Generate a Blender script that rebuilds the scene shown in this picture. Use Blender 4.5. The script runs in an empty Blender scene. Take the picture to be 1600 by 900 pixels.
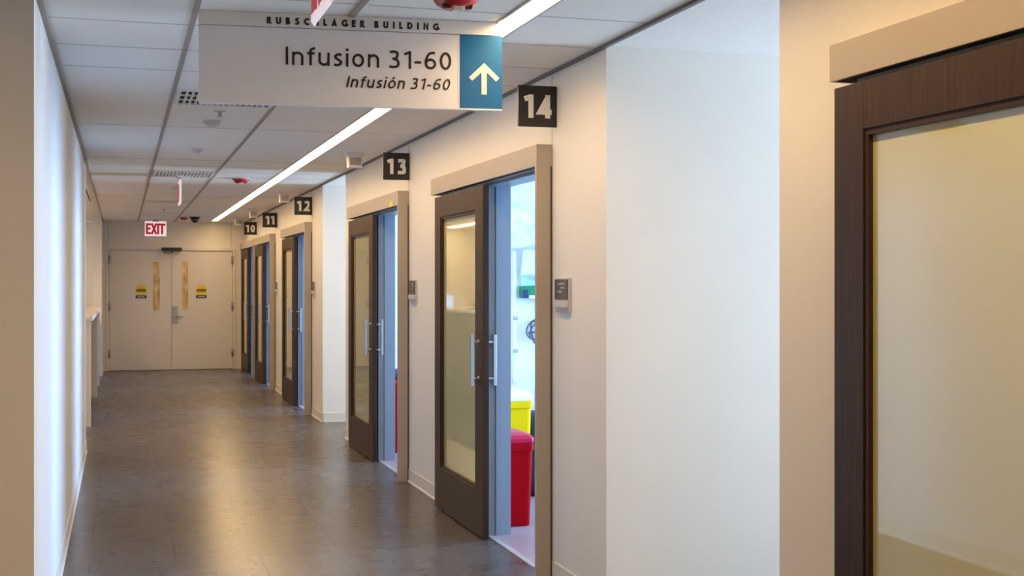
import bpy, bmesh, math, random
from mathutils import Vector, Matrix
random.seed(4)
scene = bpy.context.scene
C = scene.collection

# ------------------------------------------------------------------ camera
FPX, CXP, VH, EYE = 1996.0, 800.0, 443.0, 1.52
YAW = math.atan((800 - 189) / FPX)
cam_data = bpy.data.cameras.new('camera')
cam_data.sensor_width = 36.0
cam_data.lens = FPX / 1600 * 36.0
cam_data.shift_y = -(450 - VH) / 1600
cam_data.clip_start = 0.05
cam = bpy.data.objects.new('camera', cam_data)
C.objects.link(cam)
cam.location = (0, 0, EYE)
cam.rotation_euler = (math.pi / 2, 0, -YAW)
scene.camera = cam

# ------------------------------------------------------------------ look
scene.view_settings.view_transform = 'Standard'
scene.view_settings.look = 'None'
scene.view_settings.gamma = 1
scene.view_settings.use_curve_mapping = False
scene.view_settings.exposure = 1.0
world = bpy.data.worlds.new('world')
scene.world = world
world.use_nodes = True
world.node_tree.nodes['Background'].inputs[0].default_value = (0.62, 0.78, 1.0, 1)
world.node_tree.nodes['Background'].inputs[1].default_value = 0.6
scene.cycles.max_bounces = 10
scene.cycles.diffuse_bounces = 6
scene.cycles.glossy_bounces = 5
scene.cycles.sample_clamp_indirect = 6
scene.cycles.caustics_reflective = False
scene.cycles.caustics_refractive = False

STRIP_COL = (1.0, 0.67, 0.335)
STRIP_W = 14.0            # emission of the corridor slot light
NURSE_W = 24.0
DAY_PASS = (0.58, 0.80, 1.13)
TILT = 12                 # the daylight comes off bright ground, slightly upward
DAY_ROOM = (0.36, 0.66, 1.2)
LOBBY_FILL_W = 11.0  # emission of the added fill light, out of view
P_PASS_A, P_PASS_B, P_ROOM = 76.0, 95.0, 92.0

XW = 2.115                # corridor face of the right wall
WT = 0.13                 # wall thickness
XL = -0.305               # corridor face of the left wall
CEIL = 2.605
YEND = 23.2
XEXT = 7.0


def daylight(name, y0, y1, z0, z1, power, col, tilt, spread):
    ld = bpy.data.lights.new(name, 'AREA')
    ld.shape = 'RECTANGLE'
    ld.size = z1 - z0
    ld.size_y = y1 - y0
    ld.energy = power
    ld.color = col
    ld.spread = math.radians(spread)
    o = bpy.data.objects.new(name, ld)
    C.objects.link(o)
    o.location = (XEXT + 0.16, (y0 + y1) / 2, (z0 + z1) / 2)
    o.rotation_euler = (0, math.pi / 2 + math.radians(tilt), 0)     # shines to -X
    return o


daylight('passage_daylight', 3.9, 5.4, 0.15, 2.5, P_PASS_A, DAY_PASS, TILT, 115)
daylight('passage_daylight', 12.56, 13.94, 0.15, 2.5, P_PASS_B, DAY_PASS, TILT, 115)
for ya, yb in ((5.7, 9.0), (9.4, 12.2), (14.3, 17.7), (18.0, 20.6), (20.9, 23.0)):
    daylight('room_daylight', ya, yb, 0.75, 2.45, P_ROOM * (yb - ya) / 3, DAY_ROOM, 0, 80)

# ------------------------------------------------------------------ materials
M = {}


def mat(name, col, rough=0.5, metal=0.0, spec=0.5, emis=None, estr=0.0, trans=0.0, coat=0.0):
    m = bpy.data.materials.new(name)
    m.use_nodes = True
    b = m.node_tree.nodes['Principled BSDF']
    b.inputs['Base Color'].default_value = (*col, 1)
    b.inputs['Roughness'].default_value = rough
    b.inputs['Metallic'].default_value = metal
    b.inputs['Specular IOR Level'].default_value = spec
    b.inputs['Transmission Weight'].default_value = trans
    b.inputs['Coat Weight'].default_value = coat
    if emis:
        b.inputs['Emission Color'].default_value = (*emis, 1)
        b.inputs['Emission Strength'].default_value = estr
    M[name] = m
    return m


def nodes(m):
    nt = m.node_tree
    return nt, nt.nodes, nt.links, nt.nodes['Principled BSDF']


def noise_tint(m, col_a, col_b, scale=(1, 1, 1), nscale=6.0, detail=4.0, bump=0.0, rough=None):
    """two close tones mixed by noise, with an optional fine bump"""
    nt, N, L, b = nodes(m)
    tc = N.new('ShaderNodeTexCoord')
    mp = N.new('ShaderNodeMapping')
    mp.inputs['Scale'].default_value = scale
    nz = N.new('ShaderNodeTexNoise')
    nz.inputs['Scale'].default_value = nscale
    nz.inputs['Detail'].default_value = detail
    rp = N.new('ShaderNodeValToRGB')
    rp.color_ramp.elements[0].position = 0.3
    rp.color_ramp.elements[1].position = 0.7
    rp.color_ramp.elements[0].color = (*col_a, 1)
    rp.color_ramp.elements[1].color = (*col_b, 1)
    L.new(tc.outputs['Object'], mp.inputs['Vector'])
    L.new(mp.outputs['Vector'], nz.inputs['Vector'])
    L.new(nz.outputs['Fac'], rp.inputs['Fac'])
    L.new(rp.outputs['Color'], b.inputs['Base Color'])
    if bump:
        bp = N.new('ShaderNodeBump')
        bp.inputs['Strength'].default_value = bump
        bp.inputs['Distance'].default_value = 0.002
        L.new(nz.outputs['Fac'], bp.inputs['Height'])
        L.new(bp.outputs['Normal'], b.inputs['Normal'])
    return m


noise_tint(mat('wall_paint', (.80, .78, .74), 0.55, spec=.3), (.80, .765, .70), (.82, .785, .72), nscale=3)
noise_tint(mat('ceiling_tile', (.78, .77, .75), 0.9, spec=.1), (.83, .80, .75), (.86, .835, .79), nscale=60, bump=.15)
mat('ceiling_tee', (.37, .315, .265), 0.6)
mat('joint', (.50, .47, .43), 0.8)
mat('ceiling_angle', (.17, .155, .14), 0.6)
mat('base_vinyl', (.74, .70, .63), 0.45)
mat('taupe', (.41, .36, .305), 0.45)
mat('frame_grey', (.26, .315, .38), 0.4)
mat('black_gap', (.012, .011, .012), 0.6)
mat('post_shade', (.07, .045, .03), 0.45)  # dark tone painting the shade between post and wall
mat('steel', (.54, .52, .49), 0.3, metal=1.0)
mat('black_sign', (.018, .015, .013), 0.35)
mat('white_letter', (.82, .80, .76), 0.5)
mat('sign_face', (.90, .91, .97), 0.28)
mat('sign_strip', (.90, .90, .90), 0.3, metal=0.0)
mat('sign_blue', (.0, .145, .40), 0.35, spec=.25)
mat('sign_edge', (.86, .86, .86), 0.3)
mat('black_letter', (.012, .011, .011), 0.3)
mat('exit_panel', (.85, .80, .83), 0.25, emis=(1, .86, .92), estr=.25)
mat('exit_red', (.45, .02, .03), 0.4, emis=(.8, .03, .05), estr=.12)
mat('white_plastic', (.80, .78, .75), 0.4)
mat('grey_plastic', (.40, .37, .35), 0.4)
mat('light_grey_plastic', (.56, .54, .53), 0.35)
mat('dark_card', (.075, .06, .052), 0.3)
mat('alarm_red', (.50, .015, .02), 0.25, coat=.5)
mat('clear_lens', (.75, .72, .70), 0.08)
mat('black_plastic', (.012, .012, .014), 0.2)
mat('smoke_dome', (.01, .01, .012), 0.05, coat=1)
mat('dark_hole', (.015, .014, .013), 0.8)
mat('door_paint', (.74, .70, .65), 0.4)
mat('hinge_metal', (.42, .38, .34), 0.35, metal=.9)
mat('lock_metal', (.45, .48, .50), 0.3, metal=.8)
mat('sticker_yellow', (.78, .60, .02), 0.5)
mat('sticker_navy', (.035, .045, .12), 0.5)
mat('sticker_ink', (.20, .15, .02), 0.6)
mat('yellow_plastic', (.80, .54, .0), 0.4, spec=.15)
mat('red_plastic', (.36, .0, .004), 0.45, spec=.08)
mat('lid_red', (.48, .006, .04), 0.35, spec=.3)
mat('lid_white', (.88, .88, .88), 0.35)
mat('green_plastic', (.0, .22, .09), 0.35)
mat('teal_sheet', (.50, .78, .80), 0.3)
mat('navy_cloth', (.03, .035, .10), 0.8)
mat('cable_grey', (.10, .11, .13), 0.5)
mat('room_floor', (.36, .27, .28), 0.35)
mat('counter_top', (.82, .76, .68), 0.3)
mat('counter_panel', (.74, .68, .60), 0.4)
mat('counter_front', (.19, .19, .20), 0.5)
mat('paper', (.86, .86, .84), 0.7)
mat('strip_diffuser', (.9, .88, .82), 0.5, emis=STRIP_COL, estr=STRIP_W)
mat('nurse_diffuser', (.9, .88, .82), 0.5, emis=STRIP_COL, estr=NURSE_W)
mat('lobby_fill', (.9, .88, .82), 0.5, emis=STRIP_COL, estr=LOBBY_FILL_W)
mat('slot_metal', (.50, .48, .45), 0.5)
noise_tint(mat('plastic_sheet', (.80, .86, .90), 0.22, spec=.6), (.78, .85, .90), (.86, .90, .93), nscale=5)
noise_tint(mat('vision_paper', (.62, .43, .17), 0.5), (.42, .26, .07), (.85, .68, .38), scale=(1, 1, .35), nscale=14, detail=5)
# frosted, back painted glass of the sliding doors
mat('frosted_glass', (.62, .60, .33), 0.03, spec=.6, coat=1.0)

# dark wood: vertical grain
m = mat('dark_wood', (.05, .03, .02), 0.42, spec=.2)
noise_tint(m, (.032, .016, .009), (.060, .030, .016), scale=(30, 30, 1.2), nscale=3, detail=6, bump=.05)

# floor: vinyl tiles 0.90 x 0.61 in running bond, fibres across the corridor
m = mat('floor_vinyl', (.11, .1, .09), 0.3, spec=.42)
nt, N, L, b = nodes(m)
tc = N.new('ShaderNodeTexCoord')
mp = N.new('ShaderNodeMapping'); mp.inputs['Scale'].default_value = (2.5, 9, 1)
fib = N.new('ShaderNodeTexNoise'); fib.inputs['Scale'].default_value = 9.0; fib.inputs['Detail'].default_value = 3.0; fib.inputs['Roughness'].default_value = .65
mp2 = N.new('ShaderNodeMapping'); mp2.inputs['Scale'].default_value = (1.6, 2.0, 1)
cl = N.new('ShaderNodeTexNoise'); cl.inputs['Scale'].default_value = 2.6; cl.inputs['Detail'].default_value = 5; cl.inputs['Roughness'].default_value = .55
add = N.new('ShaderNodeMath'); add.operation = 'ADD'
hlf = N.new('ShaderNodeMath'); hlf.operation = 'MULTIPLY'; hlf.inputs[1].default_value = .5
rp = N.new('ShaderNodeValToRGB')
rp.color_ramp.elements[0].position = .32; rp.color_ramp.elements[0].color = (.072, .060, .053, 1)
rp.color_ramp.elements[1].position = .68; rp.color_ramp.elements[1].color = (.108, .095, .087, 1)
mpb = N.new('ShaderNodeMapping'); mpb.inputs['Location'].default_value = (-.29 + .9, -7.86 + .61 * 20, 0)
br = N.new('ShaderNodeTexBrick')
br.offset = .5; br.offset_frequency = 2; br.squash = 1
br.inputs['Scale'].default_value = 1
br.inputs['Brick Width'].default_value = .9
br.inputs['Row Height'].default_value = .61
br.inputs['Mortar Size'].default_value = .0035
br.inputs['Mortar Smooth'].default_value = .1
br.inputs['Color1'].default_value = (1, 1, 1, 1)
br.inputs['Color2'].default_value = (.94, .94, .94, 1)
br.inputs['Mortar'].default_value = (.10, .09, .085, 1)
mx = N.new('ShaderNodeMixRGB'); mx.blend_type = 'MULTIPLY'; mx.inputs[0].default_value = 1
rr = N.new('ShaderNodeMapRange'); rr.inputs['To Min'].default_value = .265; rr.inputs['To Max'].default_value = .285
L.new(tc.outputs['Object'], mp.inputs[0]); L.new(mp.outputs[0], fib.inputs['Vector'])
L.new(tc.outputs['Object'], mp2.inputs[0]); L.new(mp2.outputs[0], cl.inputs['Vector'])
L.new(fib.outputs['Fac'], add.inputs[0]); L.new(cl.outputs['Fac'], add.inputs[1]); L.new(add.outputs[0], hlf.inputs[0])
L.new(hlf.outputs[0], rp.inputs['Fac'])
L.new(tc.outputs['Object'], mpb.inputs[0]); L.new(mpb.outputs[0], br.inputs['Vector'])
L.new(rp.outputs['Color'], mx.inputs[1]); L.new(br.outputs['Color'], mx.inputs[2])
L.new(mx.outputs[0], b.inputs['Base Color'])
L.new(cl.outputs['Fac'], rr.inputs['Value']); L.new(rr.outputs[0], b.inputs['Roughness'])


# ------------------------------------------------------------------ builders
class MB:
    """collects shapes in world coordinates, then links them as ONE mesh object"""

    def __init__(self):
        self.bm = bmesh.new()

    def box(self, x0, x1, y0, y1, z0, z1, mi=0):
        r = bmesh.ops.create_cube(self.bm, size=1)
        bmesh.ops.scale(self.bm, vec=(x1 - x0, y1 - y0, z1 - z0), verts=r['verts'])
        bmesh.ops.translate(self.bm, vec=((x0 + x1) / 2, (y0 + y1) / 2, (z0 + z1) / 2), verts=r['verts'])
        for f in {f for v in r['verts'] for f in v.link_faces}:
            f.material_index = mi
        return self

    def cyl(self, p0, p1, r0, r1=None, n=20, mi=0):
        p0, p1 = Vector(p0), Vector(p1)
        r1 = r0 if r1 is None else r1
        d = p1 - p0
        r = bmesh.ops.create_cone(self.bm, cap_ends=True, segments=n, radius1=r0, radius2=max(r1, 1e-4), depth=d.length)
        q = Vector((0, 0, 1)).rotation_difference(d.normalized()).to_matrix().to_4x4()
        bmesh.ops.transform(self.bm, matrix=Matrix.Translation((p0 + p1) / 2) @ q, verts=r['verts'])
        for f in {f for v in r['verts'] for f in v.link_faces}:
            f.material_index = mi
            if len(f.verts) == 4:
                f.smooth = True
        return self

    def lathe(self, prof, c, n=28, mi=0):
        """prof: (radius, z) points, axis vertical through c"""
        rings = []
        for r, z in prof:
            rings.append([self.bm.verts.new((c[0] + max(r, 1e-4) * math.cos(2 * math.pi * k / n), c[1] + max(r, 1e-4) * math.sin(2 * math.pi * k / n), c[2] + z)) for k in range(n)])
        fs = []
        for a, b_ in zip(rings, rings[1:]):
            for k in range(n):
                fs.append(self.bm.faces.new((a[k], a[(k + 1) % n], b_[(k + 1) % n], b_[k])))
        fs.append(self.bm.faces.new(rings[0])); fs.append(self.bm.faces.new(rings[-1]))
        for f in fs:
            f.material_index = mi
            f.smooth = len(f.verts) == 4
        return self

    def loft(self, rings, mi=0, smooth=False, caps=True):
        vs = [[self.bm.verts.new(p) for p in r] for r in rings]
        n = len(vs[0])
        for a, b_ in zip(vs, vs[1:]):
            for k in range(n):
                f = self.bm.faces.new((a[k], a[(k + 1) % n], b_[(k + 1) % n], b_[k])); f.material_index = mi; f.smooth = smooth
        if caps:
            for r in (vs[0], vs[-1]):
                self.bm.faces.new(r).material_index = mi
        return self

    def prism(self, pts, axis, a, b_, mi=0):
        """polygon pts extruded along axis ('x','y','z') from a to b_"""
        def p(u, v, w):
            return {'x': (w, u, v), 'y': (u, w, v), 'z': (u, v, w)}[axis]
        lo = [self.bm.verts.new(p(u, v, a)) for u, v in pts]
        hi = [self.bm.verts.new(p(u, v, b_)) for u, v in pts]
        n = len(pts)
        self.bm.faces.new(lo).material_index = mi
        self.bm.faces.new(hi).material_index = mi
        for k in range(n):
            self.bm.faces.new((lo[k], lo[(k + 1) % n], hi[(k + 1) % n], hi[k])).material_index = mi
        return self

    def tube(self, pts, r, n=8, mi=0):
        pts = [Vector(p) for p in pts]
        rings = []
        up = Vector((0.3, 0.2, 1)).normalized()
        for i, p in enumerate(pts):
            t = (pts[min(i + 1, len(pts) - 1)] - pts[max(i - 1, 0)]).normalized()
            a = t.cross(up).normalized(); b_ = t.cross(a).normalized()
            rings.append([p + (a * math.cos(2 * math.pi * k / n) + b_ * math.sin(2 * math.pi * k / n)) * r for k in range(n)])
        return self.loft(rings, mi, True)

    def build(self, name, mats, parent=None, origin=None, bevel=0.0, seg=2):
        bm = self.bm
        bmesh.ops.recalc_face_normals(bm, faces=bm.faces)
        if origin is None:
            if parent is not None:
                r = parent
                while r.parent is not None:
                    r = r.parent
                origin = r['_o'] if '_o' in r else r.location[:]
            else:
                xs = [v.co.x for v in bm.verts]; ys = [v.co.y for v in bm.verts]; zs = [v.co.z for v in bm.verts]
                origin = ((min(xs) + max(xs)) / 2, (min(ys) + max(ys)) / 2, min(zs))
        bmesh.ops.translate(bm, vec=-Vector(origin), verts=bm.verts)
        me = bpy.data.meshes.new(name)
        bm.to_mesh(me); bm.free()
        mats = mats if isinstance(mats, (list, tuple)) else [mats]
        for k in mats:
            me.materials.append(M[k])
        o = bpy.data.objects.new(name, me)
        C.objects.link(o)
        if parent is not None:
            o.parent = parent
        else:
            o.location = origin
        if bevel:
            bv = o.modifiers.new('bevel', 'BEVEL'); bv.width = bevel; bv.segments = seg; bv.limit_method = 'ANGLE'
        return o


def tag(o, label=None, cat=None, group=None, kind=None):
    if label: o['label'] = label
    if cat: o['category'] = cat
    if group: o['group'] = group
    if kind: o['kind'] = kind
    return o


def thing(name, loc, label, cat, group=None, kind=None):
    o = bpy.data.objects.new(name, None)
    o.empty_display_size = .1
    C.objects.link(o)
    o.location = loc
    return tag(o, label, cat, group, kind)


def struct(name, mb, m, **k):
    o = mb.build(name, m, **k)
    o['kind'] = 'structure'
    return o


KIDS = {}


def copy_tree(o, parent=None):
    c = o.copy(); C.objects.link(c)
    if parent is not None:
        c.parent = parent
    for ch in [q for q in scene.objects if q.parent == o]:
        copy_tree(ch, c)
    return c


def _arc(cx, cy, rx, ry, a0, a1, n=14):
    return [(cx + rx * math.cos(math.radians(a0 + (a1 - a0) * k / n)), cy + ry * math.sin(math.radians(a0 + (a1 - a0) * k / n))) for k in range(n + 1)]


def _spl(p, n=6):
    out = []
    q = [p[0]] + list(p) + [p[-1]]
    for i in range(1, len(q) - 2):
        for k in range(n):
            t = k / n
            out.append(tuple(.5 * (2 * q[i][d] + (q[i + 1][d] - q[i - 1][d]) * t + (2 * q[i - 1][d] - 5 * q[i][d] + 4 * q[i + 1][d] - q[i + 2][d]) * t * t
                                   + (3 * q[i][d] - q[i - 1][d] - 3 * q[i + 1][d] + q[i + 2][d]) * t ** 3) for d in (0, 1)))
    return out + [p[-1]]


def glyph(c, w):
    """centre lines of a humanist sans letter, cap height 1, stroke w -> (lines, width)"""
    h = w / 2
    X = .74
    if c in 'oO\u00f3':
        L_ = [_arc(.31, X / 2, .31 - h, X / 2 - h, 0, 360, 28)]
        if c == '\u00f3':
            L_.append([(.27, .83), (.40, 1.03)])
        return L_, .62
    if c == 'n':
        return [[(h, 0), (h, X)], [(h, .40)] + _arc(.29, X - h - .22, .29 - h, .22, 170, 0) + [(.58 - h, 0)]], .58
    if c == 'u':
        return [[(.58 - h, 0), (.58 - h, X)], [(h, X)] + _arc(.29, h + .22, .29 - h, .22, 180, 350) + [(.58 - h, .34)]], .58
    if c == 'f':
        return [[(.17, 0)] + _arc(.37, .80, .20, 1.02 - h - .80, 180, 85), [(0, X - h), (.37, X - h)]], .37
    if c == 'i':
        return [[(h, 0), (h, X)], [(h, .87), (h, .87 + max(w, .14))]], w
    if c == 's':
        return [_spl([(.41, X - h - .03), (.26, X - h), (h + .04, X - h - .10), (.10 + h * .4, .46), (.24, .375), (.38 - h * .2, .27), (.44 - h, .16), (.22, h), (.03, h + .03)])], .45
    if c == 'S':
        return [_spl([(.47, 1 - h - .04), (.30, 1 - h), (h + .03, 1 - h - .12), (.09 + h * .4, .64), (.27, .51), (.44 - h * .2, .38), (.50 - h, .2), (.25, h), (.03, h + .04)])], .52
    if c == 'I':
        return [[(h, 0), (h, 1)]], w
    if c == '1':
        return [[(.34, 0), (.34, 1)], [(.34, 1 - h * .9), (.05, .80)]], .34 + h
    if c == '3':
        return [_spl([(.06, .955 - h * .8), (.25, 1 - h), (.46 - h * .3, .90 - h * .3), (.51 - h, .74), (.38, .57), (.20, .53)]), _spl([(.20, .53), (.42, .48), (.57 - h, .29), (.46 - h * .2, .09 + h * .4), (.24, h), (.03, .05 + h * .6)])], .57
    if c == '2':
        return [_spl([(.06, .92 - h * .6), (.25, 1 - h), (.45 - h * .3, .92 - h * .3), (.53 - h, .73), (.40, .48), (.22, .24), (.04 + h * .6, h)]) + [(.56, h)]], .56
    if c == '0':
        return [_arc(.30, .5, .30 - h, .5 - h, 0, 360, 30)], .60
    if c == '6':
        return [_arc(.30, .31, .30 - h, .31 - h, 0, 360, 26), _spl([(.53, .985 - h), (.38, 1 - h), (.17 + h * .3, .83), (h, .50), (h, .31)])], .60
    if c == '4':
        return [[(.42, 0), (.42, 1)], [(.42, 1 - h), (.03 + h * .4, .27), (.60, .27)]], .60
    if c == '-':
        return [[(0, .37), (.34, .37)]], .34
    if c == 'R':
        return [[(h, 0), (h, 1)], [(h, 1 - h), (.25, 1 - h)] + _arc(.26, .74, .25 - h, .26 - h, 90, -90) + [(h, .48 + h)], [(.24, .5), (.50, 0)]], .54
    if c == 'B':
        return [[(h, 0), (h, 1)], [(h, 1 - h), (.24, 1 - h)] + _arc(.24, .76, .25 - h, .24 - h, 90, -90) + [(h, .52 + h)], [(.24, .53)] + _arc(.26, .28, .28 - h, .28 - h, 90, -90) + [(h, h)]], .54
    if c == 'U':
        return [[(h, 1)] + _arc(.31, .30, .31 - h, .30 - h, 180, 360) + [(.62 - h, 1)]], .62
    if c == 'C':
        return [_arc(.46, .5, .46 - h, .5 - h, 62, 298, 22)], .60
    if c == 'G':
        return [_arc(.46, .5, .46 - h, .5 - h, 58, 312, 22) + [(.68 - h, .06 + h), (.68 - h, .5), (.46, .5)]], .68
    if c == 'H':
        return [[(h, 0), (h, 1)], [(.62 - h, 0), (.62 - h, 1)], [(h, .52), (.62 - h, .52)]], .62
    if c == 'L':
        return [[(h, 1), (h, h), (.44, h)]], .44
    if c == 'A':
        return [[(h * .9, 0), (.33, 1 - h * .5), (.66 - h * .9, 0)], [(.16, .30), (.50, .30)]], .66
    if c == 'E':
        return [[(.46, 1 - h), (h, 1 - h), (h, h), (.46, h)], [(h, .52), (.43, .52)]], .46
    if c == 'D':
        return [[(h, h), (h, 1 - h), (.26, 1 - h)] + _arc(.26, .5, .40 - h, .5 - h, 90, -90) + [(h, h)]], .66
    if c == 'N':
        return [[(h, 0), (h, 1 - h * .6), (.64 - h, h * .6), (.64 - h, 1)]], .64
    if c == 'X':
        return [[(h, 0), (.60 - h, 1)], [(h, 1), (.60 - h, 0)]], .60
    if c == 'T':
        return [[(.29, 0), (.29, 1)], [(0, 1 - h), (.58, 1 - h)]], .58
    return [], .12


def text_bm(body, cap, width=None, weight=.14, gap=.16, shear=0.0, depth=.002, wide=1.0):
    """lettering in the XZ plane facing -Y, left bottom at the origin; the gaps stretch to reach `width`"""
    gl = [glyph(c, weight / wide ** .5) for c in body]
    gl = [([[(px * wide, py) for px, py in ln] for ln in lines], gw * wide) for lines, gw in gl]
    depth0 = depth
    tot = sum(g[1] for g in gl)
    if width:
        gap = (width / cap - tot) / (len(gl) - 1)
    bm = bmesh.new()
    x = 0
    for lines, gw in gl:
        for li, ln in enumerate(lines):
            depth = depth0 + .00012 * li
            P_ = [Vector((px + x, py)) for px, py in ln]
            closed = (P_[0] - P_[-1]).length < 1e-4
            if closed:
                P_ = P_[:-1]
            n = len(P_)
            lr = []
            for i in range(n):
                a = P_[i - 1] if (i > 0 or closed) else P_[i]
                b_ = P_[(i + 1) % n] if (i < n - 1 or closed) else P_[i]
                d1 = (P_[i] - a); d2 = (b_ - P_[i])
                d1 = d1.normalized() if d1.length > 1e-6 else d2.normalized()
                d2 = d2.normalized() if d2.length > 1e-6 else d1
                n1 = Vector((-d1.y, d1.x)); n2 = Vector((-d2.y, d2.x))
                m_ = n1 + n2
                m_ = m_.normalized() if m_.length > .2 else n1
                k = min(1 / max(m_.dot(n1), .35), 2.2)
                o = m_ * (weight / 2 * k)
                lr.append((P_[i] + o, P_[i] - o))
            vs = []
            for a, b_ in lr:
                row = []
                for q in (a, b_):
                    xx = (q.x + shear * q.y) * cap
                    row += [bm.verts.new((xx, -depth, q.y * cap)), bm.verts.new((xx, 0, q.y * cap))]
                vs.append(row)
            for i in range(n if closed else n - 1):
                A, B = vs[i], vs[(i + 1) % n]
                bm.faces.new((A[0], B[0], B[2], A[2]))
                bm.faces.new((A[0], A[1], B[1], B[0]))
                bm.faces.new((A[2], B[2], B[3], A[3]))
            if not closed:
                for A in (vs[0], vs[-1]):
                    bm.faces.new((A[0], A[1], A[3], A[2]))
        x += gw + gap
    return bm, (x - gap) * cap


def letter(name, m, parent, bm, mtx):
    """place lettering by matrix (world) under a parent whose root carries the origin"""
    b_ = MB(); b_.bm.free(); b_.bm = bm
    bmesh.ops.transform(bm, matrix=mtx, verts=bm.verts)
    return b_.build(name, m, parent)


# ------------------------------------------------------------------ the setting
fb = MB().box(-4.2, XW + .01, -4.2, 24.6, -.1, 0)
for ya, yb in ((3.78, 5.5), (12.44, 14.06)):          # the side passages carry on the corridor floor
    fb.box(XW + .01, XEXT + .1, ya, yb, -.1, 0)
struct('floor', fb, 'floor_vinyl', origin=(0, 0, 0))
fb = MB()
for ya, yb in ((-4.2, 3.78), (5.5, 12.44), (14.06, 24.6)):
    fb.box(XW + .01, XEXT + .1, ya, yb, -.1, 0)
struct('floor', fb, 'room_floor', origin=(0, 0, 0))
LX0, LX1, LY0, LY1 = 1.502, 1.602, -3.0, 22.8
cb = MB()
cb.box(-4.2, LX0, -4.2, 24.6, CEIL, CEIL + .1)
cb.box(LX1, XEXT + .1, -4.2, 24.6, CEIL, CEIL + .1)
cb.box(LX0, LX1, -4.2, LY0, CEIL, CEIL + .1)
cb.box(LX0, LX1, LY1, 24.6, CEIL, CEIL + .1)
struct('ceiling', cb, 'ceiling_tile', origin=(0, 0, CEIL))

# ceiling grid: tees along the corridor, faint butt joints across it
for i, x in enumerate((.283, .895)):
    struct('trim_%d' % (i + 1), MB().box(x - .012, x + .012, -4, YEND - .002, CEIL - .005, CEIL + .002), 'ceiling_tee')
struct('trim_3', MB().box(XL + .001, XL + .022, 4.6, YEND - .002, CEIL - .016, CEIL + .002), 'ceiling_tee')
struct('trim_4', MB().box(XW - .022, XW - .002, -3.9, YEND - .002, CEIL - .014, CEIL + .002), 'ceiling_angle')
jy = [.12 + .6 * k for k in (-4, 0, 4, 7, 8, 9, 10, 11, 15, 19, 20, 21, 22, 23, 27, 31, 35)]
jb = MB()
for y in jy:
    for xa, xb in ((XL + .023, .27), (.296, .882), (.908, LX0 - .014), (LX1 + .014, XW - .024)):
        jb.box(xa, xb, y - .004, y + .004, CEIL - .0015, CEIL + .001)
struct('trim_5', jb, 'joint')
struct('trim_6', MB().box(LX0 - .013, LX0, LY0, LY1, CEIL - .004, CEIL + .03).box(LX1, LX1 + .013, LY0, LY1, CEIL - .004, CEIL + .03), 'slot_metal')

# right wall: pieces between the openings, a lintel over each door
DOORS = [(15, 1.05), (14, 6.20), (13, 9.61), (12, 14.82), (11, 18.46), (10, 20.87)]   # number, near end of header
OPEN_A, OPEN_B = .03, 1.20          # opening in the wall, measured from the header's near end


def right_wall(y0, y1, doors):
    mb_ = MB()
    y = y0
    for d in doors:
        if d + OPEN_A > y:
            mb_.box(XW, XW + WT, y, d + OPEN_A, 0, CEIL)
        mb_.box(XW, XW + WT, d + OPEN_A, d + OPEN_B, 2.125, CEIL)
        y = d + OPEN_B
    mb_.box(XW, XW + WT, y, y1, 0, CEIL)
    return mb_


struct('wall_right', right_wall(-4.2, 3.84, [1.05]), 'wall_paint')
struct('wall_right', right_wall(5.44, 12.50, [6.20, 9.61]), 'wall_paint')
struct('wall_right', right_wall(14.0, YEND, [14.82, 18.46, 20.87]), 'wall_paint')
# cross walls behind the right wall (side passages and room partitions)
for ya, yb in ((3.71, 3.84), (5.44, 5.57), (9.10, 9.22), (12.37, 12.50), (14.0, 14.13), (17.85, 17.95), (20.72, 20.82), (23.2, 23.3)):
    struct('wall_cross', MB().box(XW + WT, XEXT, ya, yb, 0, CEIL), 'wall_paint')
# outside wall with one window band per room and passage
ew = MB()
ew.box(XEXT, XEXT + .12, -4.2, 3.84, 0, CEIL)
segs = [(3.84, 5.44, .1), (5.57, 9.10, .7), (9.22, 12.37, .7), (12.5, 14.0, .1), (14.13, 17.85, .7), (17.95, 20.72, .7), (20.82, 23.2, .7)]
for ya, yb, zs in segs:
    ew.box(XEXT, XEXT + .12, ya, yb, 0, zs)
    ew.box(XEXT, XEXT + .12, ya, yb, 2.52, CEIL)
for ya, yb in ((5.44, 5.57), (9.1, 9.22), (12.37, 12.5), (14, 14.13), (17.85, 17.95), (20.72, 20.82), (23.2, 24.6)):
    ew.box(XEXT, XEXT + .12, ya, yb, 0, CEIL)
struct('wall_outer', ew, 'wall_paint')

# left side
YLN = 4.99
struct('wall_left', MB().box(XL - .13, XL, YLN, 12.2, 0, CEIL).box(-4.1, XL - .13, YLN, YLN + .13, 0, CEIL), 'wall_paint')
struct('wall_left', MB().box(XL - .13, XL, 21.98, YEND, 0, CEIL), 'wall_paint')
struct('wall_nurse', MB().box(-4.2, -4.1, 4.7, 24.6, 0, CEIL), 'wall_paint')
struct('wall_nurse', MB().box(-4.1, XL - .02, 24.3, 24.4, 0, CEIL), 'wall_paint')
struct('wall_nurse', MB().box(-4.1, XL - .13, 12.07, 12.2, 0, CEIL), 'wall_paint')
struct('wall_side', MB().box(-4.2, -4.1, -4.2, 4.7, 0, CEIL), 'wall_paint')
struct('wall_back', MB().box(-4.1, XW, -4.2, -4.1, 0, CEIL), 'wall_paint')

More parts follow.
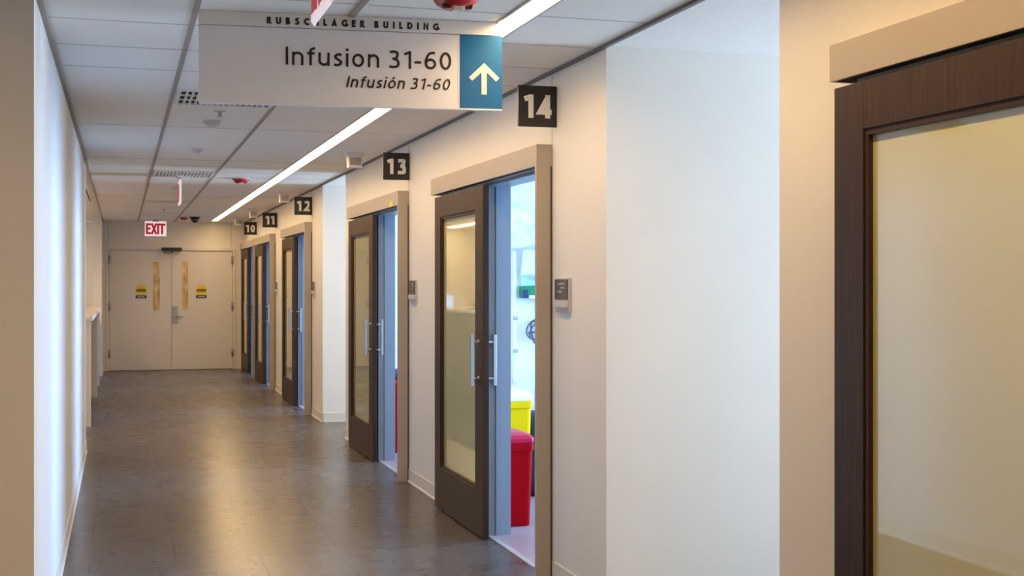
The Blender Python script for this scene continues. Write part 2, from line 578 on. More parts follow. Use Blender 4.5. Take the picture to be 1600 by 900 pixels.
# end wall, round the double door
EX0, EX1, EZ = -.20, 1.90, 2.10
struct('wall_end', MB().box(XL - .01, EX0 - .05, YEND, YEND + .12, 0, CEIL).box(EX1 + .05, XW, YEND, YEND + .12, 0, CEIL)
       .box(EX0 - .05, EX1 + .05, YEND, YEND + .12, EZ + .05, CEIL), 'wall_paint')
struct('wall_end', MB().box(EX0 - .2, EX1 + .2, YEND + .125, YEND + .2, 0, CEIL), 'wall_paint')  # added backing, keeps sky light out of the door gaps
struct('trim_7', MB().box(EX0 - .012, EX0 - .004, YEND - .006, YEND, EZ + .06, CEIL - .01), 'joint')
struct('trim_8', MB().box(EX1 - .03, EX1 - .022, YEND - .006, YEND, EZ + .06, CEIL - .01), 'joint')


def baseboard(name, pts):
    """cove base 0.1 tall with a small toe; pts: list of runs (x, y0, y1, dir)"""
    mb_ = MB()
    for x, y0, y1, d in pts:
        mb_.prism([(x, 0), (x + d * .014, 0), (x + d * .014, .006), (x + d * .006, .016), (x + d * .006, .1), (x, .1)], 'y', y0, y1)
    return struct(name, mb_, 'base_vinyl')


baseboard('baseboard_right', [(XW, 3.42, 3.84, -1)])
baseboard('baseboard_right', [(XW, 5.44, 6.19, -1), (XW, 8.55, 9.60, -1), (XW, 11.97, 12.5, -1)])
baseboard('baseboard_right', [(XW, 14.0, 14.81, -1), (XW, 17.2, 18.45, -1)])
baseboard('baseboard_left', [(XL, YLN, 12.2, 1), (XL, 21.98, YEND, 1)])
struct('baseboard_passage', MB().box(XW + .01, XEXT, 13.992, 14.0, 0, .1).box(XW + .01, XEXT, 13.986, 14.0, 0, .012), 'base_vinyl')
struct('baseboard_passage', MB().box(XW + .01, XEXT, 5.432, 5.44, 0, .1).box(XW + .01, XEXT, 5.426, 5.44, 0, .012), 'base_vinyl')
# threshold line where corridor floor and room floor meet
for i, (n, y0) in enumerate(DOORS[1:]):
    struct('trim_%d' % (20 + i), MB().box(XW - .004, XW + .03, y0 + OPEN_A + .001, y0 + OPEN_B - .001, 0, .003), 'grey_plastic')
# wall panel seams above the near end of each header
for i, (n, y0) in enumerate(DOORS[1:]):
    struct('trim_%d' % (30 + i), MB().box(XW - .0015, XW, y0 + .004, y0 + .008, 2.24, CEIL - .015), 'joint')


# ------------------------------------------------------------------ sliding doors
HL = 2.33                            # header length
LF = (XW - .070, XW - .032)          # leaf faces
LA, LB, LTOP = 1.07, 2.28, 2.104     # leaf near / far edge from the header's near end, top


def make_door(y0, name):
    d = thing(name, (XW, y0, 0), None, None, kind='structure')
    xa, xb = LF
    ya, yb = y0 + LA, y0 + LB
    ga, gb, gz0, gz1 = y0 + 1.245, y0 + 2.125, .285, 1.965
    # wooden leaf: stiles and rails, stepped reveal round the glass
    lf = MB()
    z0 = .008
    lf.box(xa, xb, ya, ga, z0, LTOP).box(xa, xb, gb, yb, z0, LTOP).box(xa, xb, ga, gb, z0, gz0).box(xa, xb, ga, gb, gz1, LTOP)
    leaf = lf.build('leaf', 'dark_wood', d, bevel=.0015)
    sb = MB()
    s = .018
    for side in (xa + .006, ):
        sb.box(side, xb - .006, ga, ga + s, gz0, gz1).box(side, xb - .006, gb - s, gb, gz0, gz1)
        sb.box(side, xb - .006, ga + s, gb - s, gz0, gz0 + s).box(side, xb - .006, ga + s, gb - s, gz1 - s, gz1)
    sb.build('glazing_bead', 'dark_wood', leaf)
    MB().box(xa + .022, xa + .030, ga + s, gb - s, gz0 + s, gz1 - s).build('glass_pane', 'frosted_glass', leaf)
    hy = y0 + 1.158
    for face, sg, bx in ((xa, -1, xa - .042), (xb, 1, xb + .062)):
        h = MB()
        h.box(bx - .011, bx + .011, hy - .011, hy + .011, .908, 1.214)
        for z in (.951, 1.169):
            h.cyl((face, hy, z), (bx, hy, z), .009, n=14)
            h.cyl((face, hy, z), (face + sg * .006, hy, z), .016, n=16)
        h.build('handle', 'steel', leaf, bevel=.002)
    # track cover: fascia, top, far end cap; dark track inside
    hz0, hz1, hx = 2.122, 2.232, XW - .086
    hd = MB()
    hd.box(hx, hx + .012, y0 + .004, y0 + HL, hz0, hz1)
    hd.box(hx + .012, XW - .001, y0 + .004, y0 + HL, hz1 - .012, hz1)
    hd.box(hx + .012, XW - .001, y0 + HL - .012, y0 + HL, hz0, hz1 - .012)
    header = hd.build('header', 'taupe', d, bevel=.001)
    MB().box(hx, XW - .001, y0, y0 + .0038, hz0, hz1).build('end_cap', 'taupe', header)
    MB().box(hx + .013, XW - .002, y0 + .02, y0 + HL - .014, hz0 + .012, hz1 - .014).build('track', 'black_gap', header)
    # strike post at the near end
    MB().box(hx, XW - .011, y0, y0 + .03, 0, hz0 - .0005).build('post', 'taupe', d, bevel=.001)
    MB().box(XW - .011, XW - .001, y0 + .003, y0 + .027, 0, hz0 - .0005).build('post_shade_strip', 'post_shade', d)  # dark strip in place of the shadow gap behind the post
    # lining of the opening in the wall
    jb_ = MB()
    jx0, jx1 = XW - .004, XW + WT + .012
    oy0, oy1 = y0 + OPEN_A, y0 + OPEN_B
    jb_.box(jx0, jx1, oy1 - .002, oy1 + .03, 0, 2.125)
    jb_.box(jx0 + .05, jx0 + .09, oy1 - .014, oy1 - .002, 0, 2.125)
    jb_.box(XW + .001, jx1, oy0 - .002, oy0 + .002, 0, 2.125)
    jb_.box(XW + .001, jx1, oy0, oy1 - .002, 2.105, 2.127)
    jb_.build('jamb', 'frame_grey', d)
    return d


proto = make_door(6.20, 'door_2')
DLAB = {15: 'nearest dark wood sliding door with frosted glass, cut off by the right edge',
        14: 'dark wood sliding door standing open under the number 14 sign, coloured bins behind it',
        13: 'dark wood sliding door under the number 13 sign, yellow sticker on its header',
        12: 'dark wood sliding door under the number 12 sign, just past the white passage wall',
        11: 'dark wood sliding door under the number 11 sign, far along the corridor',
        10: 'dark wood sliding door under the number 10 sign, beside the end wall'}
for i, (n, y0) in enumerate(DOORS):
    if n == 14:
        d = proto
    else:
        d = copy_tree(proto)
        d.name = 'door_%d' % (i + 1)
        d.location = (XW, y0, 0)
    tag(d, DLAB[n], 'door', 'sliding room doors')
    lf_ = [q for q in scene.objects if q.parent == d and q.name.split('.')[0] == 'leaf'][0]
    lf_.location.y = {15: .05, 14: 0, 13: .045, 12: .03, 11: 0, 10: 0}[n]

# double door in the end wall
dd = thing('door_7', ((EX0 + EX1) / 2, YEND, 0), 'pale double door with narrow gold vision panels at the corridor end', 'door', kind='structure')
fr = MB()
fr.box(EX0 - .05, EX0, YEND - .02, YEND + .1, 0, EZ + .05).box(EX1, EX1 + .05, YEND - .02, YEND + .1, 0, EZ + .05)
fr.box(EX0, EX1, YEND - .02, YEND + .1, EZ, EZ + .05)
fr.build('door_frame', 'door_paint', dd, bevel=.003)
XM = .85
for k, (xa, xb) in enumerate(((EX0 + .004, XM - .003), (XM + .003, EX1 - .004))):
    lb = MB()
    vx0, vx1 = ((.535, .65) if k == 0 else (1.03, 1.135))
    vz0, vz1 = 1.05, 1.90
    yl = YEND + .012
    lb.box(xa, vx0, yl, yl + .045, .008, EZ - .004).box(vx1, xb, yl, yl + .045, .008, EZ - .004)
    lb.box(vx0, vx1, yl, yl + .045, .008, vz0).box(vx0, vx1, yl, yl + .045, vz1, EZ - .004)
    leaf = lb.build('leaf', 'door_paint', dd)
    MB().box(vx0, vx1, yl + .004, yl + .02, vz0, vz1).build('vision_panel', 'vision_paper', leaf)
    hx = EX0 + .004 if k == 0 else EX1 - .004
    for z in (.30, 1.12, 1.93):
        MB().box(hx - .018, hx + .018, YEND - .03, YEND + .011, z - .065, z + .065).cyl((hx, YEND - .03, z - .07), (hx, YEND - .03, z + .07), .011, n=12).build('hinge', 'hinge_metal', leaf)
    if k == 1:
        MB().box(XM + .015, XM + .10, YEND - .012, YEND + .011, .83, 1.12).cyl((XM + .058, YEND - .02, 1.05), (XM + .058, YEND, 1.05), .02).build('lock_plate', 'lock_metal', leaf, bevel=.004)
        MB().cyl((XM + .06, YEND - .06, .94), (XM + .06, YEND, .94), .013).cyl((XM + .055, YEND - .055, .94), (XM + .19, YEND - .055, .94), .011).build('lever', 'steel', leaf)
for xc, side in ((.335, 'left'), (1.358, 'right')):
    st = thing('door_sticker', (xc, YEND + .012, 1.24), 'round yellow sticker with navy strip on the %s leaf of the end door' % side, 'sticker', 'round stickers on the end door')
    y = YEND + .0118
    MB().cyl((xc, y, 1.40), (xc, y - .003, 1.40), .098, n=36).build('yellow_disc', 'sticker_yellow', st)
    MB().box(xc - .078, xc + .078, y - .0045, y - .0031, 1.375, 1.425).build('dark_band', 'sticker_ink', st)
    MB().box(xc - .092, xc + .092, y - .004, y, 1.262, 1.315).build('navy_strip', 'sticker_navy', st)
    MB().box(xc - .06, xc + .06, y - .005, y - .0041, 1.280, 1.297).build('strip_lettering', 'light_grey_plastic', st)
op = thing('door_closer', (.84, YEND, 2.1), 'black closer box on the frame head above the end double door', 'door closer')
MB().box(.68, 1.02, YEND - .10, YEND - .02, 2.085, 2.15).build('housing', 'black_plastic', op, bevel=.008)
MB().box(.84, .86, YEND - .07, YEND - .05, 2.06, 2.085).box(.70, .86, YEND - .068, YEND - .052, 2.05, 2.062).build('arm', 'black_plastic', op)


# ------------------------------------------------------------------ ceiling light slots
def slot_light(name, x0, x1, y0, y1, z, mname, label):
    t = thing(name, ((x0 + x1) / 2, (y0 + y1) / 2, z), label, 'ceiling light')
    db = MB()
    n = int((y1 - y0) / .4)
    for k in range(n):      # the diffuser in lengths, so that each lights its own stretch
        ya = y0 + (y1 - y0) * k / n; yb = y0 + (y1 - y0) * (k + 1) / n
        f = [db.bm.verts.new(p) for p in ((x0, ya, z), (x0, yb, z), (x1, yb, z), (x1, ya, z))]
        db.bm.faces.new(f)
    o = db.build('diffuser', mname, t)
    for p in o.data.polygons:
        if p.normal.z > 0:
            p.flip()
    MB().box(x0, x1, y0, y1, z + .004, z + .05).build('housing', 'slot_metal', t)
    return t


slot_light('ceiling_light', LX0 + .001, LX1 - .001, LY0 + .001, LY1 - .001, CEIL + .022, 'strip_diffuser',
           'long glowing slot light running the length of the corridor ceiling')
slot_light('ceiling_light', -2.02, -1.92, 12.6, 24.0, CEIL - .004, 'nurse_diffuser',
           'slot light over the open staff area, reflected in the door glass')
slot_light('ceiling_light', -1.60, -1.48, -3.6, 4.2, CEIL - .004, 'lobby_fill',  # added fill, brightens the near left wall, sign and ceiling
           'added, unseen fill light over the open area beside the viewer, left of the corridor')

# ------------------------------------------------------------------ big hanging sign
SA = Vector((.293, 5.20, 0)); SBv = Vector((1.513, 5.08, 0))
sdir = (SBv - SA).normalized(); sn = Vector((sdir.y, -sdir.x, 0))     # sn points to the camera
SLEN = (SBv - SA).length
sm = Matrix(((sdir.x, -sn.x, 0, SA.x), (sdir.y, -sn.y, 0, SA.y), (0, 0, 1, 0), (0, 0, 0, 1)))   # local x along, y away, z up
hs = thing('hanging_sign', (SA.x, SA.y, 2.235), 'grey overhead sign reading Infusion 31-60 with a blue arrow square', 'sign')


def sbox(mb_, x0, x1, y0, y1, z0, z1):
    q = MB().box(x0, x1, y0, y1, z0, z1)
    bmesh.ops.transform(q.bm, matrix=sm, verts=q.bm.verts)
    me = bpy.data.meshes.new('t'); q.bm.to_mesh(me); q.bm.free()
    mb_.bm.from_mesh(me); bpy.data.meshes.remove(me)
    return mb_


strip = sbox(MB(), 0, SLEN, .003, .033, 2.549, CEIL - .001).build('ceiling_rail', 'sign_strip', hs)
pan = sbox(MB(), 0, 1.040, 0, .036, 2.237, 2.545).build('panel', 'sign_face', hs, bevel=.0015)
blue = sbox(MB(), 1.046, SLEN, 0, .036, 2.243, 2.545).build('arrow_panel', 'sign_blue', hs, bevel=.0015)
sbox(sbox(MB(), 1.040, 1.046, -.001, .036, 2.237, 2.545), 1.046, SLEN, -.001, .036, 2.237, 2.243).build('edge_trim', 'sign_edge', hs)


def sx(x):  # world X on the sign -> distance along it
    return (x - SA.x) / sdir.x


def sign_text(name, body, x_left, x_right, z, cap, parent, **k):
    a, b_ = sx(x_left), sx(x_right)
    bm, w = text_bm(body, cap, b_ - a, depth=.0016, **k)
    letter(name, 'black_letter', parent, bm, sm @ Matrix.Translation((a, k.get('yy', -.0002), z)))


bm, w = text_bm('RUBSCHLAGER BUILDING', .0278, sx(1.248) - sx(.557), weight=.27, wide=1.25, depth=.0016)
letter('lettering', 'black_letter', strip, bm, sm @ Matrix.Translation((sx(.557), .0028, 2.5605)))
sign_text('lettering', 'Infusion 31-60', .632, 1.300, 2.3985, .072, pan, weight=.135, wide=1.10)
sign_text('lettering', 'Infusi\u00f3n 31-60', .872, 1.290, 2.3150, .046, pan, shear=.22, weight=.145, wide=1.06)
ac, az0, az1 = sx(1.4365), 2.302, 2.428
ab = MB()
ab.prism([(ac - .011, az0), (ac + .011, az0), (ac + .011, az1 - .026), (ac - .011, az1 - .026)], 'y', -.0022, -.0002)
for s in (-1, 1):
    pts = [(ac, az1 + .004), (ac + s * .064, az1 - .057), (ac + s * .050, az1 - .071), (ac, az1 - .025)]
    ab.prism(pts if s > 0 else pts[::-1], 'y', -.0026, -.0003)
bmesh.ops.transform(ab.bm, matrix=sm, verts=ab.bm.verts)
ab.build('arrow', 'white_letter', blue)

# ------------------------------------------------------------------ numbered flag signs
SIGNY = {14: 6.13, 13: 9.59, 12: 14.80, 11: 18.25, 10: 21.10}
for n in (14, 13, 12, 11, 10):
    y = SIGNY[n]
    t = thing('room_sign', (XW, y, 2.312), 'square black flag sign with white number %d above the door header' % n, 'sign', 'numbered signs above the doors')
    p = MB().box(1.910, XW - .0015, y, y + .018, 2.312, 2.519).build('panel', 'black_sign', t, bevel=.0012)
    MB().box(XW - .03, XW - .001, y + .0185, y + .028, 2.33, 2.50).build('bracket', 'black_plastic', t)
    bm, w = text_bm(str(n), .118, .150 if n != 11 else .125, weight=.225, depth=.0012)
    letter('numerals', 'white_letter', p, bm, Matrix.Translation((2.011 - w / 2, y - .0002, 2.355)))

# ------------------------------------------------------------------ exit signs


def exit_sign(cx, cy, ang, label):
    """edge-lit panel hung from a ceiling canopy; ang turns the face (0: faces -Y)"""
    t = thing('exit_sign', (cx, cy, 2.30), label, 'sign', 'hanging exit signs')
    rot = Matrix.Translation((cx, cy, 0)) @ Matrix.Rotation(ang, 4, 'Z')

    def rb(mb_):
        bmesh.ops.transform(mb_.bm, matrix=rot, verts=mb_.bm.verts)
        return mb_
    rb(MB().box(-.16, .16, -.028, .028, CEIL - .022, CEIL - .001)).build('canopy', 'white_plastic', t, bevel=.004)
    rb(MB().box(-.05, .05, -.012, .012, 2.545, CEIL - .022)).build('bracket', 'grey_plastic', t)
    p = rb(MB().prism([(-.010, 2.555), (.010, 2.555), (.010, 2.32), (.0, 2.305), (-.010, 2.32)], 'x', -.172, .172)).build('panel', 'exit_panel', t)
    bm, w = text_bm('EXIT', .178, .312, weight=.19, depth=.0016)
    letter('lettering', 'exit_red', p, bm, rot @ Matrix.Translation((-.156, -.0102, 2.338)))
    bm, w = text_bm('EXIT', .178, .312, weight=.19, depth=.0016)
    letter('lettering', 'exit_red', p, bm, rot @ Matrix.Rotation(math.pi, 4, 'Z') @ Matrix.Translation((-.156, -.0102, 2.338)))
    return t


exit_sign(.565, 3.74, -math.pi / 2, 'nearest exit sign seen edge on in front of the big overhead sign')
exit_sign(.565, 13.25, -math.pi / 2, 'exit sign seen edge on halfway down the corridor as a thin pale bar')
exit_sign(.55, 22.0, 0, 'white exit sign with red letters facing us before the end double door')

# ------------------------------------------------------------------ ceiling devices


def alarm(x, y, label):
    t = thing('alarm_strobe', (x, y, CEIL - .06), label, 'fire alarm', 'red ceiling alarm strobes')
    MB().lathe([(.092, -.001), (.092, -.006)], (x, y, CEIL)).build('base_plate', 'white_plastic', t)
    MB().lathe([(.088, -.0065), (.086, -.016), (.072, -.034), (.046, -.048), (.02, -.052)], (x, y, CEIL)).build('body', 'alarm_red', t)
    MB().box(x - .022, x + .022, y - .05, y - .008, CEIL - .062, CEIL - .040).build('strobe_lens', 'clear_lens', t, bevel=.004)
    for q in (x - .055, x + .030):
        MB().box(q, q + .025, y - .040, y - .010, CEIL - .049, CEIL - .036).build('speaker_grille', 'dark_hole', t)
    return t


alarm(1.21, 4.68, 'nearest red ceiling alarm strobe, cut by the top edge above the big sign')
alarm(1.185, 13.45, 'far red ceiling alarm strobe beside the slot light')

t = thing('security_camera', (1.15, 21.4, CEIL - .1), 'black dome camera on the ceiling near the end door', 'camera')
MB().lathe([(.085, -.001), (.085, -.02), (.075, -.03)], (1.15, 21.4, CEIL)).build('housing', 'black_plastic', t)
MB().lathe([(.066, -.031), (.064, -.055), (.05, -.08), (.026, -.096), (.004, -.1)], (1.15, 21.4, CEIL)).build('dome', 'smoke_dome', t)
t = thing('alarm_strobe', (.99, 21.6, CEIL - .05), 'small red ceiling alarm strobe just left of the black dome camera', 'fire alarm', 'red ceiling alarm strobes')
MB().lathe([(.06, -.001), (.06, -.02), (.045, -.04), (.02, -.046)], (.985, 21.6, CEIL)).build('body', 'alarm_red', t)


def grille(x0, x1, y0, y1, label):
    t = thing('ceiling_vent', ((x0 + x1) / 2, (y0 + y1) / 2, CEIL), label, 'vent', 'slotted ceiling vents')
    z = CEIL
    MB().box(x0 + .02, x1 - .02, y0 + .02, y1 - .02, z - .003, z - .001).build('backing', 'dark_hole', t)
    MB().box(x0, x0 + .02, y0, y1, z - .014, z - .001).box(x1 - .02, x1, y0, y1, z - .014, z - .001).box(x0 + .02, x1 - .02, y0, y0 + .02, z - .014, z - .001).box(x0 + .02, x1 - .02, y1 - .02, y1, z - .014, z - .001).build('frame', 'white_plastic', t)
    sl = MB()
    n = 16
    for k in range(1, n):       # blades along the corridor
        x = x0 + .02 + (x1 - x0 - .04) * k / n
        sl.box(x - .0055, x + .0055, y0 + .02, y1 - .02, z - .013, z - .0035)
    m_ = 3 if y1 - y0 > .4 else 2
    for k in range(1, m_):
        y = y0 + .02 + (y1 - y0 - .04) * k / m_
        sl.box(x0 + .02, x1 - .02, y - .010, y + .010, z - .0128, z - .004)
    sl.build('slats', 'white_plastic', t)
    return t


grille(.305, .875, 7.33, 7.91, 'ceiling vent half hidden by the left end of the big sign')
grille(.305, .875, 12.70, 13.28, 'ceiling vent above the middle exit sign, level with the white passage wall')
grille(.305, .875, 17.3, 17.6, 'narrow ceiling vent behind the middle exit sign')
grille(.305, .875, 20.1, 20.35, 'narrow ceiling vent closest to the far exit sign')


def sprinkler(x, y, label):
    t = thing('sprinkler', (x, y, CEIL - .04), label, 'sprinkler', 'ceiling sprinklers')
    MB().lathe([(.038, -.001), (.038, -.004), (.02, -.008)], (x, y, CEIL)).build('escutcheon', 'light_grey_plastic', t)
    MB().cyl((x, y, CEIL - .032), (x, y, CEIL - .008), .006).box(x - .012, x - .009, y - .003, y + .003, CEIL - .034, CEIL - .008).box(x + .009, x + .012, y - .003, y + .003, CEIL - .034, CEIL - .008).build('frame', 'steel', t)
    MB().lathe([(.018, -.034), (.018, -.036)], (x, y, CEIL)).build('deflector', 'steel', t)


sprinkler(.595, 8.22, 'small ceiling sprinkler just below the big sign, behind the vent')
sprinkler(.60, 19.3, 'tiny ceiling sprinkler between the two narrow vents')


def detector(x, y, r, label):
    t = thing('smoke_detector', (x, y, CEIL - .05), label, 'smoke detector', 'round ceiling detectors')
    MB().lathe([(r, -.001), (r, -.010)], (x, y, CEIL)).build('base', 'white_plastic', t)
    MB().lathe([(r * .9, -.0105), (r * .86, -.022), (r * .6, -.034), (r * .3, -.040)], (x, y, CEIL)).build('body', 'light_grey_plastic', t)


detector(.58, 8.74, .060, 'round ceiling detector right behind the first sprinkler')
detector(.585, 10.58, .045, 'round ceiling detector alone in the middle of its ceiling row')
detector(.58, 14.72, .045, 'round ceiling detector behind the middle exit sign')

for n, y in ((13, 10.59), (12, 15.38), (11, 19.1), (10, 21.6)):
    x = 1.865
    t = thing('call_light', (x, y, CEIL - .11), 'small beige ceiling call light box before the number %d sign' % n if n != 13 else 'largest beige ceiling call light box, beyond the number 13 sign', 'call light', 'ceiling call light boxes')
    if n != 13:
        t['label'] = 'small beige ceiling call light box, the one beyond the number %d sign' % n
    MB().box(x - .075, x + .075, y - .06, y + .06, CEIL - .022, CEIL - .001).build('base_plate', 'white_plastic', t, bevel=.003)
    MB().prism([(x - .062, CEIL - .023), (x + .062, CEIL - .023), (x + .055, CEIL - .118), (x - .055, CEIL - .118)], 'y', y - .05, y + .05).build('lens_box', 'white_plastic', t, bevel=.004)
    MB().box(x - .045, x + .045, y - .053, y - .0495, CEIL - .102, CEIL - .036).build('front_window', 'grey_plastic', t)

# ------------------------------------------------------------------ name plates beside the doors
for n, y0 in DOORS[1:]:
    ya, yb = y0 - .288, y0 - .085
    if n == 10:
        pass
    t = thing('name_plate', (XW, (ya + yb) / 2, 1.385), 'dark name plate holder on the wall just before the number %d door' % n, 'name plate', 'name plates beside the doors')
    MB().box(XW - .014, XW - .0005, ya, yb, 1.375, 1.548).build('backing', 'light_grey_plastic', t, bevel=.002)
    MB().box(XW - .019, XW - .0141, ya + .012, yb - .004, 1.440, 1.540).build('dark_insert', 'dark_card', t)
    MB().box(XW - .026, XW - .0141, ya + .004, yb - .002, 1.400, 1.436).build('ledge', 'light_grey_plastic', t, bevel=.002)
    lines = MB()
    for k, (a, b_) in enumerate(((.05, .15), (.05, .11), (.09, .15))):
        lines.box(XW - .0196, XW - .0191, ya + a, ya + b_, 1.515 - k * .02, 1.523 - k * .02)
    lines.build('faint_lettering', 'grey_plastic', t)

# yellow sticker on the header of door 13
t = tag(MB().box(XW - .0885, XW - .0862, 9.80, 9.93, 2.124, 2.163).build('header_sticker', 'sticker_yellow'), 'small yellow sticker on the header of the number 13 door', 'sticker')

# ------------------------------------------------------------------ staff counter on the left
t = thing('reception_counter', (-.65, 16.1, 0), 'pale staff counter with grey front beyond the left wall', 'counter')
MB().box(-1.05, XL + .02, 14.24, 19.97, 1.125, 1.165).build('worktop', 'counter_top', t, bevel=.004)
MB().box(-1.0, XL, 14.26, 14.31, 0, 1.125).build('end_panel', 'counter_panel', t, bevel=.002)
MB().box(-1.0, XL, 17.97, 18.02, 0, 1.125).build('divider_panel', 'counter_panel', t, bevel=.002)
MB().box(-1.0, XL, 19.90, 19.95, 0, 1.125).build('end_panel', 'counter_panel', t, bevel=.002)
MB().box(-.42, -.385, 14.31, 17.97, 0, 1.125).build('front_panel', 'counter_front', t)
MB().box(-.42, -.385, 18.02, 19.90, 0, 1.125).build('front_panel', 'counter_front', t)
t = thing('base_cabinet', (-.65, 21, 0), 'lower grey cabinet run between the staff counter and the far wall end', 'cabinet')
MB().box(-1.0, -.36, 20.1, 21.95, 0, .88).build('body', 'counter_panel', t)
MB().box(-1.02, -.34, 20.08, 21.96, .88, .92).build('worktop', 'counter_top', t, bevel=.003)
for k in range(2):
    ya = 20.12 + k * .905
    dr = MB().box(-.36, -.342, ya, ya + .89, .1, .87).build('door', 'counter_front', t)
    MB().box(-.342, -.33, ya + .1, ya + .2, .8, .815).build('handle', 'steel', dr)
t = thing('paper_tray', (-.74, 19.0, 1.165), 'white paper box on the staff counter, mirrored in the number 14 door glass', 'paper tray')
MB().loft([[(-.83, 18.62, 1.166), (-.65, 18.62, 1.166), (-.65, 19.2, 1.166), (-.83, 19.2, 1.166)], [(-.85, 18.6, 1.34), (-.63, 18.6, 1.34), (-.63, 19.22, 1.34), (-.85, 19.22, 1.34)]]).build('box', 'paper', t)
MB().box(-.83, -.66, 19.23, 19.40, 1.166, 1.42).build('folder', 'paper', t)
t = thing('desk_phone', (-.5, 17, 1.165), 'dark desk phone on the staff counter just past the left wall edge', 'phone')
MB().prism([(-.60, 1.166), (-.45, 1.166), (-.45, 1.185), (-.60, 1.215)], 'y', 16.9, 17.1).build('base', 'black_plastic', t, bevel=.004)
MB().box(-.59, -.46, 16.91, 16.95, 1.218, 1.240).build('handset', 'black_plastic', t, bevel=.006)
# pale strip with a thin dark line, on the ceiling over the counter
t = thing('ceiling_strip', (-.37, 15.5, CEIL), 'pale linear strip on the ceiling over the staff counter', 'vent')
MB().box(-.41, -.36, 13.6, 17.6, CEIL - .008, CEIL - .001).build('frame', 'white_plastic', t)
MB().box(-.392, -.378, 13.65, 17.55, CEIL - .0095, CEIL - .0081).build('slot', 'dark_hole', t)


# ------------------------------------------------------------------ inside room 14 and 13
def rrect(cx, cy, hx, hy, r, z, n=5):
    pts = []
    for qx, qy, a0 in ((1, 1, 0), (-1, 1, 90), (-1, -1, 180), (1, -1, 270)):
        for k in range(n):
            a = math.radians(a0 + 90 * k / (n - 1))
            pts.append((cx + qx * (hx - r) + r * math.cos(a), cy + qy * (hy - r) + r * math.sin(a), z))
    return pts


def bin_(name, cx, cy, hx, hy, h, label, cat, body, lid, lid_h, group, swing=True):
    t = thing(name, (cx, cy, 0), label, cat, group)
    MB().loft([rrect(cx, cy, hx * .86, hy * .86, .03, .002), rrect(cx, cy, hx * .98, hy * .98, .035, h - .05), rrect(cx, cy, hx * 1.04, hy * 1.04, .035, h - .05), rrect(cx, cy, hx * 1.04, hy * 1.04, .035, h)], smooth=False).build('body', body, t, bevel=.003)
    if swing:
        MB().loft([rrect(cx, cy, hx * 1.05, hy * 1.05, .035, h + .0005), rrect(cx, cy, hx * 1.05, hy * 1.05, .035, h + lid_h * .45), rrect(cx, cy, hx * .92, hy * .92, .05, h + lid_h * .8), rrect(cx, cy, hx * .6, hy * .6, .05, h + lid_h)], smooth=False).build('lid', lid, t, bevel=.004)
    return t


bin_('waste_bin', 2.368, 7.79, .104, .19, .525, 'red waste bin inside the open number 14 doorway', 'bin', 'red_plastic', 'lid_red', .06, 'red bins in the rooms')
bin_('sharps_bin', 2.60, 8.70, .155, .20, .70, 'yellow bin with a white lid behind the red bin', 'bin', 'yellow_plastic', 'lid_white', .075, None)
bin_('waste_bin', 2.42, 11.42, .16, .19, .62, 'red waste bin glimpsed through the number 13 door gap', 'bin', 'red_plastic', 'lid_red', .05, 'red bins in the rooms')


def sheet(name, label, cat, x0, x1, z0, z1, y, amp, seed, m_, top_pinch=1.0):
    """crumpled plastic hanging in folds: a solid, creased bag"""
    rnd = random.Random(seed)
    nx, nz = 22, 30
    ph = [(rnd.uniform(2, 9), rnd.uniform(1, 7), rnd.uniform(0, 6.28), rnd.uniform(.3, 1)) for _ in range(9)]
    mb_ = MB()
    g = {}
    for side in (0, 1):
        for i in range(nx + 1):
            for k in range(nz + 1):
                u, v = i / nx, k / nz
                e = min(1, 6 * min(u, 1 - u, v, 1 - v) + .05)
                d = sum(a * abs(math.sin(fx * u * 3 + fz * v * 3 + p)) for fx, fz, p, a in ph) / 5
                yy = y - (amp * d * e if side == 0 else 0)
                xx = (x0 + x1) / 2 + (u - .5) * (x1 - x0) * (1 - (1 - top_pinch) * v)
                g[side, i, k] = mb_.bm.verts.new((xx, yy, z0 + (z1 - z0) * v + .02 * math.sin(9 * u + seed) * (1 - v)))
        for i in range(nx):
            for k in range(nz):
                mb_.bm.faces.new((g[side, i, k], g[side, i + 1, k], g[side, i + 1, k + 1], g[side, i, k + 1])).smooth = True
    for i in range(nx):
        for k in (0, nz):
            mb_.bm.faces.new((g[0, i, k], g[0, i + 1, k], g[1, i + 1, k], g[1, i, k]))
    for k in range(nz):
        for i in (0, nx):
            mb_.bm.faces.new((g[0, i, k], g[0, i, k + 1], g[1, i, k + 1], g[1, i, k]))
    return tag(mb_.build(name, m_), label, cat)


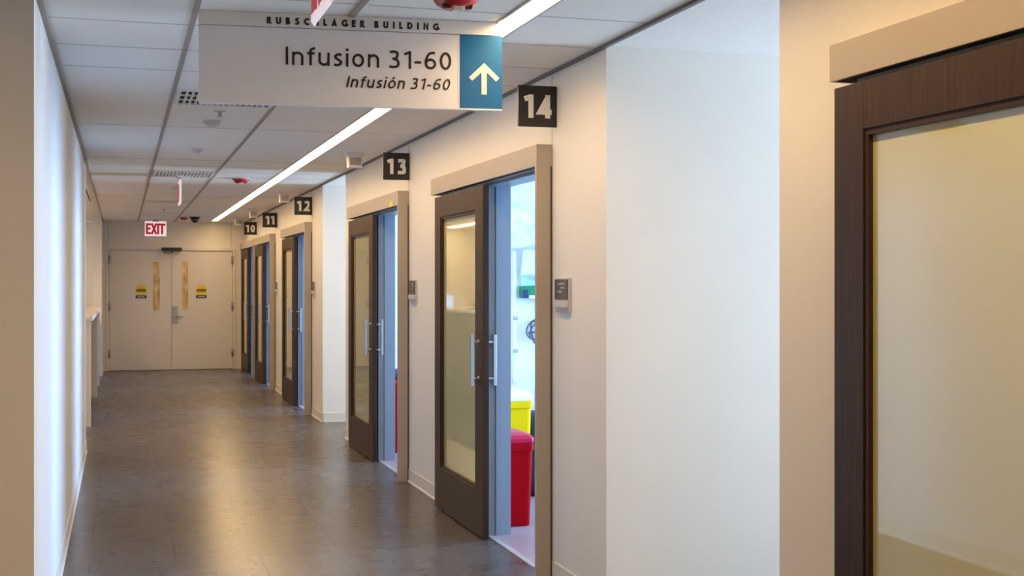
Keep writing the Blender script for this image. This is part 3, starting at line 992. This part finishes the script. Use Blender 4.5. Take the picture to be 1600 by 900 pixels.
YR = 9.095
sheet('plastic_cover', 'large crumpled clear plastic cover hanging high in the number 14 room', 'plastic cover', 2.62, 3.45, 1.80, 2.56, YR - .02, .20, 3, 'plastic_sheet')
sheet('plastic_bag', 'smaller white plastic bag hanging over the green tray', 'plastic bag', 2.842, 3.30, 1.56, 1.775, YR - .02, .11, 8, 'plastic_sheet', .9)
t = thing('wall_tray', (3.06, YR, 1.41), 'green tray with teal screen on the wall of the number 14 room', 'tray')
MB().box(2.838, 3.28, YR - .10, YR - .0005, 1.412, 1.50).build('green_body', 'green_plastic', t, bevel=.006)
MB().box(2.85, 3.27, YR - .02, YR - .001, 1.502, 1.60).build('teal_back', 'teal_sheet', t)
MB().box(2.834, 2.875, YR - .106, YR - .1005, 1.412, 1.475).build('navy_corner', 'navy_cloth', t)
MB().box(2.885, 3.0, YR - .105, YR - .1005, 1.410, 1.432).build('white_label', 'paper', t)
t = thing('wall_rail', (2.80, YR, .62), 'white vertical wall rail with clips beside the open number 14 doorway', 'rail')
MB().box(2.786, 2.812, YR - .03, YR - .0005, .78, 1.76).build('channel', 'white_plastic', t, bevel=.004)
for z in (1.262, 1.02):
    MB().box(2.780, 2.818, YR - .042, YR - .031, z - .014, z + .014).build('clip', 'grey_plastic', t, bevel=.003)
t = thing('cable_coil', (2.96, YR, 1.1), 'dark coiled cable hung on a hook inside the number 14 room', 'cable')
MB().cyl((2.955, YR - .06, 1.235), (2.955, YR - .001, 1.235), .008).build('hook', 'steel', t)
pts = []
for k in range(90):
    a = k / 90 * 2 * math.pi * 3
    pts.append((2.955 + (.040 + .018 * math.sin(a * .37)) * math.cos(a) + .01 * math.sin(k * .3), YR - .035 + .015 * math.sin(k * .17), 1.165 + (.075 + .015 * math.cos(a * .6)) * math.sin(a)))
MB().tube(pts, .006).build('loops', 'cable_grey', t)
MB().tube([(2.90, YR - .03, 1.15), (2.93, YR - .045, 1.16), (2.97, YR - .045, 1.15), (3.02, YR - .03, 1.165)], .007).build('tie', 'cable_grey', t)
t = thing('duffel_bag', (3.0, 8.75, 0), 'dark navy bag on the floor behind the yellow bin', 'bag')
MB().loft([rrect(2.95, 8.85, .14, .20, .06, .003), rrect(2.95, 8.85, .17, .22, .08, .15), rrect(2.95, 8.85, .16, .21, .08, .42), rrect(2.95, 8.85, .10, .16, .06, .58)], smooth=True).build('body', 'navy_cloth', t)
MB().tube([(2.95, 8.72, .578), (2.95, 8.74, .66), (2.95, 8.85, .70), (2.95, 8.96, .66), (2.95, 8.98, .578)], .012).build('handle', 'navy_cloth', t)
tag(MB().loft([rrect(2.40, 11.40, .11, .14, .05, .672), rrect(2.40, 11.40, .13, .15, .06, .70), rrect(2.40, 11.40, .08, .10, .05, .74)], smooth=True).build('folded_cloth', 'navy_cloth'), 'folded navy cloth lying on the red bin behind the number 13 door', 'cloth')
